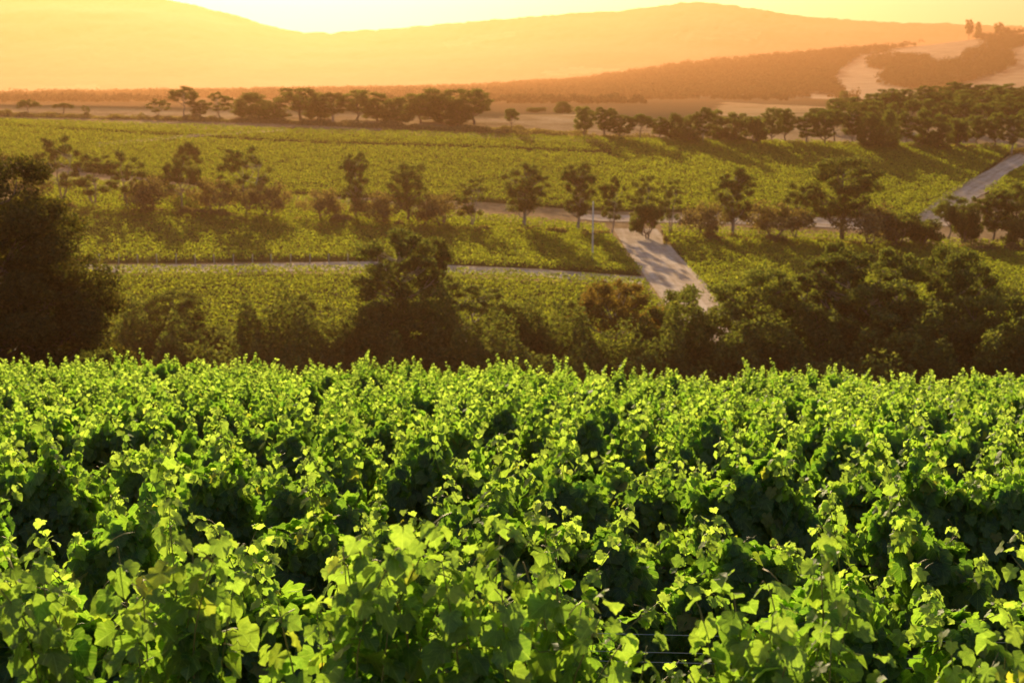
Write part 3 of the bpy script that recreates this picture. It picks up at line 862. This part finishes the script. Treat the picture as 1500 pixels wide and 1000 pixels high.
def farmhouse():
    x, z = mid_z(822., 2350.)
    z = float(z) + 2.0
    o = empty('farmhouse', (float(x), 2350., z), .25)
    z0 = 5.0
    wallm = plain_mat('house_wall', [(.3, (.6, .56, .5)), (.7, (.7, .66, .6))], 1)
    roofm = plain_mat('house_roof', [(.3, (.7, .7, .7)), (.7, (.82, .82, .82))], 1, rough=.4)
    dk = plain_mat('house_glass', [(.3, (.03, .03, .04)), (.7, (.05, .05, .06))], 1, rough=.1, spec=.5)
    b = MB(); b.box((-8, -4, -1), (8, 4, z0 - 1.2)); link('wall', b.mesh('wall', wallm, False), o)
    b = MB()
    e = z0 - 1.2; r = z0 + 1.0
    b.add([(-8.6, -4.7, e), (8.6, -4.7, e), (8.6, 0, r), (-8.6, 0, r), (8.6, 4.7, e), (-8.6, 4.7, e), (-8.6, -4.7, e - .2), (8.6, -4.7, e - .2), (8.6, 4.7, e - .2), (-8.6, 4.7, e - .2)],
          [(0, 1, 2, 3), (3, 2, 4, 5), (0, 3, 5, 5), (1, 4, 2, 2), (6, 7, 1, 0), (8, 9, 5, 4), (7, 8, 4, 1), (9, 6, 0, 5), (9, 8, 7, 6)])
    rf = link('roof', b.mesh('roof', roofm, False), o)
    b = MB(); b.box((3.4, -1.8, e + .3), (4.2, -1.0, r + .7)); link('chimney', b.mesh('chimney', wallm, False), rf)
    for wx in (-5.5, 2.0, 5.2):
        b = MB(); b.box((wx, -4.06, e - 2.0), (wx + 1.5, -3.95, e - .7)); link('window', b.mesh('window', dk, False), o)
    b = MB(); b.box((-1.2, -4.06, -1), (-.1, -3.95, e - .7)); link('door', b.mesh('door', dk, False), o)
    tag(o, 'tiny white-roofed farmhouse among trees on the hazy hillside', 'house')
farmhouse()

# ------------------------------------------------------------------ the near vineyard
HALF = [(0.0, .06), (.10, -.12), (.30, -.16), (.51, -.05), (.50, .10), (.44, .20), (.57, .32), (.62, .46), (.52, .57), (.39, .65), (.29, .82), (.12, .90), (0, 1.03)]
OUT = np.array(HALF + [(-x, y) for x, y in HALF[-2:0:-1]])
HI_V = np.vstack([[(0, .30)], OUT]); no_ = len(OUT)
HI_F = [np.array([(0, 1 + i, 1 + (i + 1) % no_) for i in range(no_)])]
MIDP = [(0, .0), (.38, -.1), (.55, .16), (.52, .55), (.25, .8), (0, 1.0)]
MO = np.array(MIDP + [(-x, y) for x, y in MIDP[-2:0:-1]])
MID_F = [np.array([(0, 1, 2, 3), (0, 7, 8, 9)]), np.array([(0, 3, 4, 5), (0, 5, 6, 7)])]
MID_F = [np.array([(0, 1, 2, 3), (0, 3, 4, 5), (0, 5, 6, 7), (0, 7, 8, 9)])]
LEAF = {'hi': (HI_V, HI_F), 'mid': (MO, MID_F)}

def leaves(kind, pos, tdir, nrm, size, rng, age):
    P2, F_ = LEAF[kind]
    n = len(pos); k = len(P2)
    t = norm(tdir); nr = norm(nrm - (nrm * t).sum(1, keepdims=True) * t); b = np.cross(t, nr)
    x = P2[:, 0][None]; y = P2[:, 1][None]
    fold = rng.uniform(-.05, .5, n)[:, None]; curl = rng.uniform(-.05, .55, n)[:, None]; tw = rng.normal(size=n)[:, None] * .25
    jit = rng.normal(size=(n, k)) * .03
    z = fold * np.abs(x) - curl * (y - .3) ** 2 - .25 * x * x + tw * x * (y - .3) + jit + .04 * np.sin(9 * y + 40 * np.abs(x))
    xx = x * rng.uniform(.85, 1.1, n)[:, None] + rng.normal(size=(n, k)) * .022
    y = y + rng.normal(size=(n, k)) * .022
    v = pos[:, None] + size[:, None, None] * (xx[..., None] * b[:, None] + (y[..., None] + 0 * xx[..., None]) * t[:, None] + z[..., None] * nr[:, None])
    fs = [(f[None] + (np.arange(n) * k)[:, None, None]).reshape(-1, f.shape[1]) for f in F_]
    return v.reshape(-1, 3), fs, np.repeat(age, k), np.tile(P2, (n, 1))

def gen_vine(seed, kind, half=.78, nshoot=18, nfill=420, tall=1.0, extra=(), top=1.0, gaps=()):
    """one trained vine: trunk and cordon, shoots with alternate leaves, filling leaves in the hedge; extra = (x, y, length, leanx, leany)"""
    rng = np.random.default_rng(seed)
    sh = []
    ns = int(2 * half / .25)
    spur = -half + 2 * half * (np.arange(ns) + rng.uniform(.2, .8, ns)) / ns
    tallness = rng.uniform(-1, 1, ns)
    tallness[rng.random(ns) < .2] = -2.6
    for i in range(nshoot):
        x = spur[i % len(spur)] + rng.normal() * .045
        if any(g0 < x < g1 for g0, g1 in gaps): continue
        L = (.74 + .22 * rng.random() + .22 * tallness[i % ns]) * tall
        sh.append((x, rng.normal() * .07, L, rng.normal() * .20, rng.normal() * .18, .95))
        if rng.random() < (.14 if kind == 'hi' else .18): sh.append((x, rng.normal() * .05, L + rng.uniform(.15, .45), rng.normal() * .16, rng.normal() * .12, .951))
    for e in extra: sh.append((*e, 1.05))
    stem = MB()
    P, TD, NR, SZ, AG = [], [], [], [], []
    for (x, y, L, lx, ly, z0) in sh:
        n = max(6, int(L / .045))
        s = np.linspace(.05, 1, n)
        bend = rng.uniform(.05, .32) if z0 == .95 else rng.uniform(.0, .12)
        wig = rng.normal(size=2) * .03
        base = np.array([x, y, z0])
        up = norm(np.array([[lx, ly, 1.0]]))[0]
        side = norm(np.array([[lx + rng.normal() * .2, ly + rng.normal() * .2, 0.02]]))[0]
        path = base + s[:, None] * L * up + (bend * L * s ** 2.4)[:, None] * side + np.array([0, 0, -1.]) * (bend * .5 * L * s ** 3)[:, None]
        path[:, 0] += wig[0] * np.sin(s * 7); path[:, 1] += wig[1] * np.sin(s * 6)
        stem.tube(path[::3] if kind == 'mid' else path[::2], np.linspace(.0055, .0018, len(path[::3] if kind == 'mid' else path[::2])), 5)
        ph = rng.uniform(0, 6.28)
        for rep in range(2 if kind == 'hi' else 2):
            ang = ph + np.arange(n) * 3.0 + rng.normal(size=n) * .5 + rep * 1.5
            out = np.stack([np.cos(ang), np.sin(ang), np.zeros(n)], -1)
            pet = rng.uniform(.02, .085, n) * (1.1 - .7 * s)
            p = path + out * pet[:, None] + np.array([0, 0, .03]) * rng.uniform(-.3, 1, n)[:, None]
            hang = rng.uniform(.9, 2.6, n) * (1.05 - .45 * s)
            td = out + np.stack([rng.normal(size=n) * .35, rng.normal(size=n) * .35, -hang], -1)
            nn = np.stack([out[:, 0] * .9, out[:, 1] * .9, np.full(n, .38)], -1) + rng.normal(size=(n, 3)) * .28
            ex_ = z0 == 1.05
            sz = (.112 if ex_ else .128) * (1 - (.5 if ex_ else .56) * s ** (4 if ex_ else 3)) * rng.uniform(.65, 1.15, n) * (1 if rep == 0 else .8)
            keep = rng.random(n) < (1 if rep == 0 else .75)
            P.append(p[keep]); TD.append(td[keep]); NR.append(nn[keep]); SZ.append(sz[keep]); AG.append(np.clip((s[keep] - .66) / .34, 0, 1) ** 1.5 * (.35 if ex_ else .8))
    # hedge leaves
    n = nfill
    x = rng.uniform(-half * 1.08, half * 1.08, n)
    if gaps: x = x[~np.any([(x > a) & (x < b) for a, b in gaps], axis=0)]; n = len(x)
    sg = np.where(rng.random(n) < .5, -1, 1)
    z = .45 + 1.23 * rng.random(n) ** .7
    thick = .26 * (1 - .45 * np.clip((z - 1.2) / .5, 0, 1)) * (1 + .35 * vnoise(x * 2.2 + seed, z * 2.2, seed))
    y = sg * thick * rng.uniform(.35, 1.05, n)
    near = np.abs(x[:, None] - spur[None]).argmin(1); gap = np.abs(x[:, None] - spur[None]).min(1)
    ztop = 1.60 + (top if top < 0 else 0) + .20 * tallness[near] - 1.6 * np.clip(gap - .06, 0, .2)
    z = .45 + (z - .45) / 1.23 * (ztop - .45)
    y = y * (1.12 - 2.6 * np.clip(gap - .05, 0, .16))
    out = np.stack([rng.normal(size=n) * .35, sg * np.ones(n), rng.normal(size=n) * .15], -1)
    td = out * .5 + np.stack([rng.normal(size=n) * .5, rng.normal(size=n) * .2, -rng.uniform(.4, 1.4, n)], -1)
    nn = out + np.array([0, 0, .3]) + rng.normal(size=(n, 3)) * .3
    P.append(np.stack([x, y, z], -1)); TD.append(td); NR.append(nn); SZ.append(.132 * rng.uniform(.6, 1.15, n)); AG.append(np.zeros(n))
    P, TD, NR, SZ, AG = (np.concatenate(q) for q in (P, TD, NR, SZ, AG))
    v, fs, age, luv = leaves(kind, P, TD, NR, SZ, rng, AG)
    if kind == 'hi':                                   # leaf stalks and a few tendrils
        for i in rng.choice(len(P), min(260, len(P)), replace=False):
            stem.tube([P[i], P[i] - norm(TD[i:i + 1])[0] * .05 + np.array([0, 0, -.01]), P[i] - norm(TD[i:i + 1])[0] * .09 + np.array([0, 0, -.03])], [.0016, .0018, .002], 4)
        for i in range(7):
            x, y, L, lx, ly, z0 = sh[rng.integers(len(sh))]
            q = np.linspace(0, 1, 12); a = rng.uniform(0, 6.28)
            c = np.array([x, y, z0 + L * .8])
            stem.tube(c + np.stack([np.cos(a) * q * .14 + .012 * np.cos(q * 14) * q, np.sin(a) * q * .14, .05 * q + .02 * np.sin(q * 14) * q], -1), np.linspace(.0016, .0006, 12), 4)
    tk = MB()
    w = rng.normal(size=2) * .04
    tk.tube([(w[0] * .3, 0, -.15), (w[0], w[1], .3), (-w[0], -w[1] * .5, .62), (0, 0, .93)], [.045, .034, .03, .032], 8)
    for sgn in (-1, 1):
        q = np.linspace(0, 1, 7)
        tk.tube(np.stack([sgn * q * half, .02 * np.sin(q * 6 + seed), .90 + .06 * np.sqrt(q) + .01 * np.sin(q * 11)], -1), np.linspace(.03, .014, 7), 7)
    sv = np.vstack(stem.v); sf = np.vstack(stem.f) + len(v)
    nl = sum(len(q) for q in fs)
    tri = sf[:, 2] == sf[:, 3]
    fol = mesh_np('foliage', np.vstack([v, sv]), fs + [sf[~tri], sf[tri][:, :3]], M['vine_leaf'], True, {'age': np.concatenate([age, np.zeros(len(sv))])}, uv=np.vstack([luv, np.zeros((len(sv), 2))]))
    fol.materials.append(M['shoot'])
    fol.polygons.foreach_set('material_index', np.concatenate([np.zeros(nl, np.int32), np.ones(len(sf), np.int32)]))
    return dict(foliage=fol, trunk=tk.mesh('trunk', M['vine_bark']))

ROT = R(-2.2)
row_y = [4.0 + 2.5 * k for k in range(17)]
hi = [gen_vine(200 + k, 'hi', nfill=1150) for k in range(6)]
mid = [gen_vine(300 + k, 'mid', nfill=900, nshoot=20) for k in range(8)]
vr = random.Random(3)
def set_vine(p, x, y, rz, label, group, scale=1.0):
    o = empty('grape_vine', (x, y, float(terrain(x, y))), rz)
    o.scale = (1, 1, scale)
    link('foliage', p['foliage'], o); link('trunk', p['trunk'], o)
    tag(o, label, 'vine', group)
    return o
def row_pt(yr, s): return s * math.cos(ROT), yr + s * math.sin(ROT)

# front row: each vine modelled after the one in the photograph
def px_at(yr, px):
    s = (px - 750) / F * yr * 1.02
    return s
G0 = 'vines of the front row'
FRONT = [(-1.55, 'front-row grapevine at the lower left with two leaning pale-tipped shoots'),
         (-.10, 'front-row grapevine in the lower middle, the tallest and bushiest one'),
         (1.32, 'front-row grapevine at the lower right with one tall rounded shoot clump')]
# where the front shoots reach: bearing px, top px, lean
TIPS = [(50, 745, -.30), (75, 752, -.25), (115, 770, -.12), (150, 800, 0), (185, 830, .1), (232, 735, .0), (258, 738, .0), (275, 790, .05), (215, 862, 0), (250, 850, 0), (290, 845, 0), (330, 860, 0),
        (395, 855, .1), (370, 930, 0), (430, 900, .1), (480, 800, -.1), (515, 730, -.05), (545, 692, 0), (575, 705, .05), (610, 735, 0), (650, 770, .05), (690, 752, 0), (725, 745, .05), (770, 800, 0), (820, 795, .05),
        (860, 830, .1), (700, 830, 0), (600, 800, 0), (900, 900, .1), (1020, 900, -.1), (1080, 850, -.15), (1120, 822, -.1), (1155, 802, -.05), (1190, 800, 0), (1222, 790, .05), (1255, 776, .05), (1180, 860, 0),
        (1350, 925, -.05), (1390, 905, 0), (1430, 898, 0), (1475, 888, .05), (1500, 880, .05), (40, 900, 0), (20, 850, 0)]
for i_, (s, lab) in enumerate(FRONT):
    x, y = row_pt(4.0, s)
    g = float(terrain(x, y))
    ex = []
    for px, ty, ln in TIPS:
        t = (px - 750) / F * 4.05
        if min(range(3), key=lambda q: abs(FRONT[q][0] - t)) != i_: continue
        L = (z_of(ty, 3.9) - g - 1.05) * .96 - .02
        for q in range(2 if 440 < px < 880 or 1060 < px < 1270 else 1): ex.append((t - s - ln * .8 * L + vr.uniform(-.04, .04), vr.uniform(-.16, .06), L * (1 - .10 * q), ln, vr.uniform(-.1, .1)))
    set_vine(gen_vine(900 + i_, 'hi', nshoot=7, nfill=900, tall=.45, extra=ex, top=-.42), x, y, ROT, lab, G0)
for s in (-3.1, 2.85, 4.4, -4.6):
    x, y = row_pt(4.0, s)
    set_vine(hi[vr.randrange(6)], x, y, ROT, 'front-row grapevine at the very edge, ' + ('left' if s < 0 else 'right') + ' of the other front vines', G0)

ROWN = ['front', 'second', 'third', 'fourth', 'fifth', 'sixth']
for k, yr in enumerate(row_y):
    if k == 0: continue
    wid = .36 * yr + 1.6
    n = int(wid / 1.5) + 1
    off = vr.uniform(-.7, .7)
    spots = [q * 1.5 + off for q in range(-n, n + 1)]
    vis = [s for s in spots if abs(s) < .36 * yr + .8]
    for s in spots:
        if abs(s) > wid + .6: continue
        x, y = row_pt(yr, s)
        y += vr.uniform(-.2, .2)
        p = (hi if k < 4 else mid)[vr.randrange(6 if k < 4 else 8)]
        if k < 5 and s in vis:
            j = vis.index(s)
            lab = f'grapevine in the {ROWN[k]} row from the camera, {ORD[j]} vine from the left'
        else:
            lab = 'sunlit grapevine in the crowded rows behind the fifth row of the near slope'
            if k < 5: lab = f'grapevine at the outer end of the {ROWN[k]} row, beyond the picture edge'
        set_vine(p, x, y, ROT + (math.pi if vr.random() < .5 else 0), lab, 'vines of the near slope', vr.uniform(.88, 1.10))

# trellis wires and posts that show through the second row
tr_ = empty('trellis', (0, row_y[1], float(terrain(0, row_y[1]))), ROT)
for h in (1.0, 1.28, 1.33, 1.42):
    b = MB(); q = np.linspace(-5, 5, 41)
    zz = np.array([float(terrain(*row_pt(row_y[1], s))) for s in q]) - float(terrain(0, row_y[1]))
    b.tube(np.stack([q, np.full(41, .02), zz + h], -1), .0016, 5); link('wire', b.mesh('wire', M['steel']), tr_)
for s in (-3.75, 3.75):
    b = MB(); z = float(terrain(*row_pt(row_y[1], s))) - float(terrain(0, row_y[1]))
    b.tube([(s, 0, z - .3), (s, 0, z + .8), (s, 0, z + 1.6)], [.05, .048, .046], 9); link('post', b.mesh('post', M['timber']), tr_)
tag(tr_, 'thin steel trellis wires showing through the second vine row in the lower middle', 'trellis')

# ------------------------------------------------------------------ haze
def haze():
    m, nt, out = new_mat('haze')
    v = N(nt, 'ShaderNodeVolumePrincipled')
    v.inputs['Color'].default_value = (.43, .228, .105, 1)
    v.inputs['Density'].default_value = HAZE_DENSITY
    v.inputs['Anisotropy'].default_value = HAZE_ANISO
    nt.links.new(v.outputs[0], out.inputs['Volume'])
    b = MB(); b.box((-11500, -520, -70), (11500, 10500, 585))
    o = link('haze', b.mesh('haze', m, False))
    tag(o, kind='stuff')
haze()
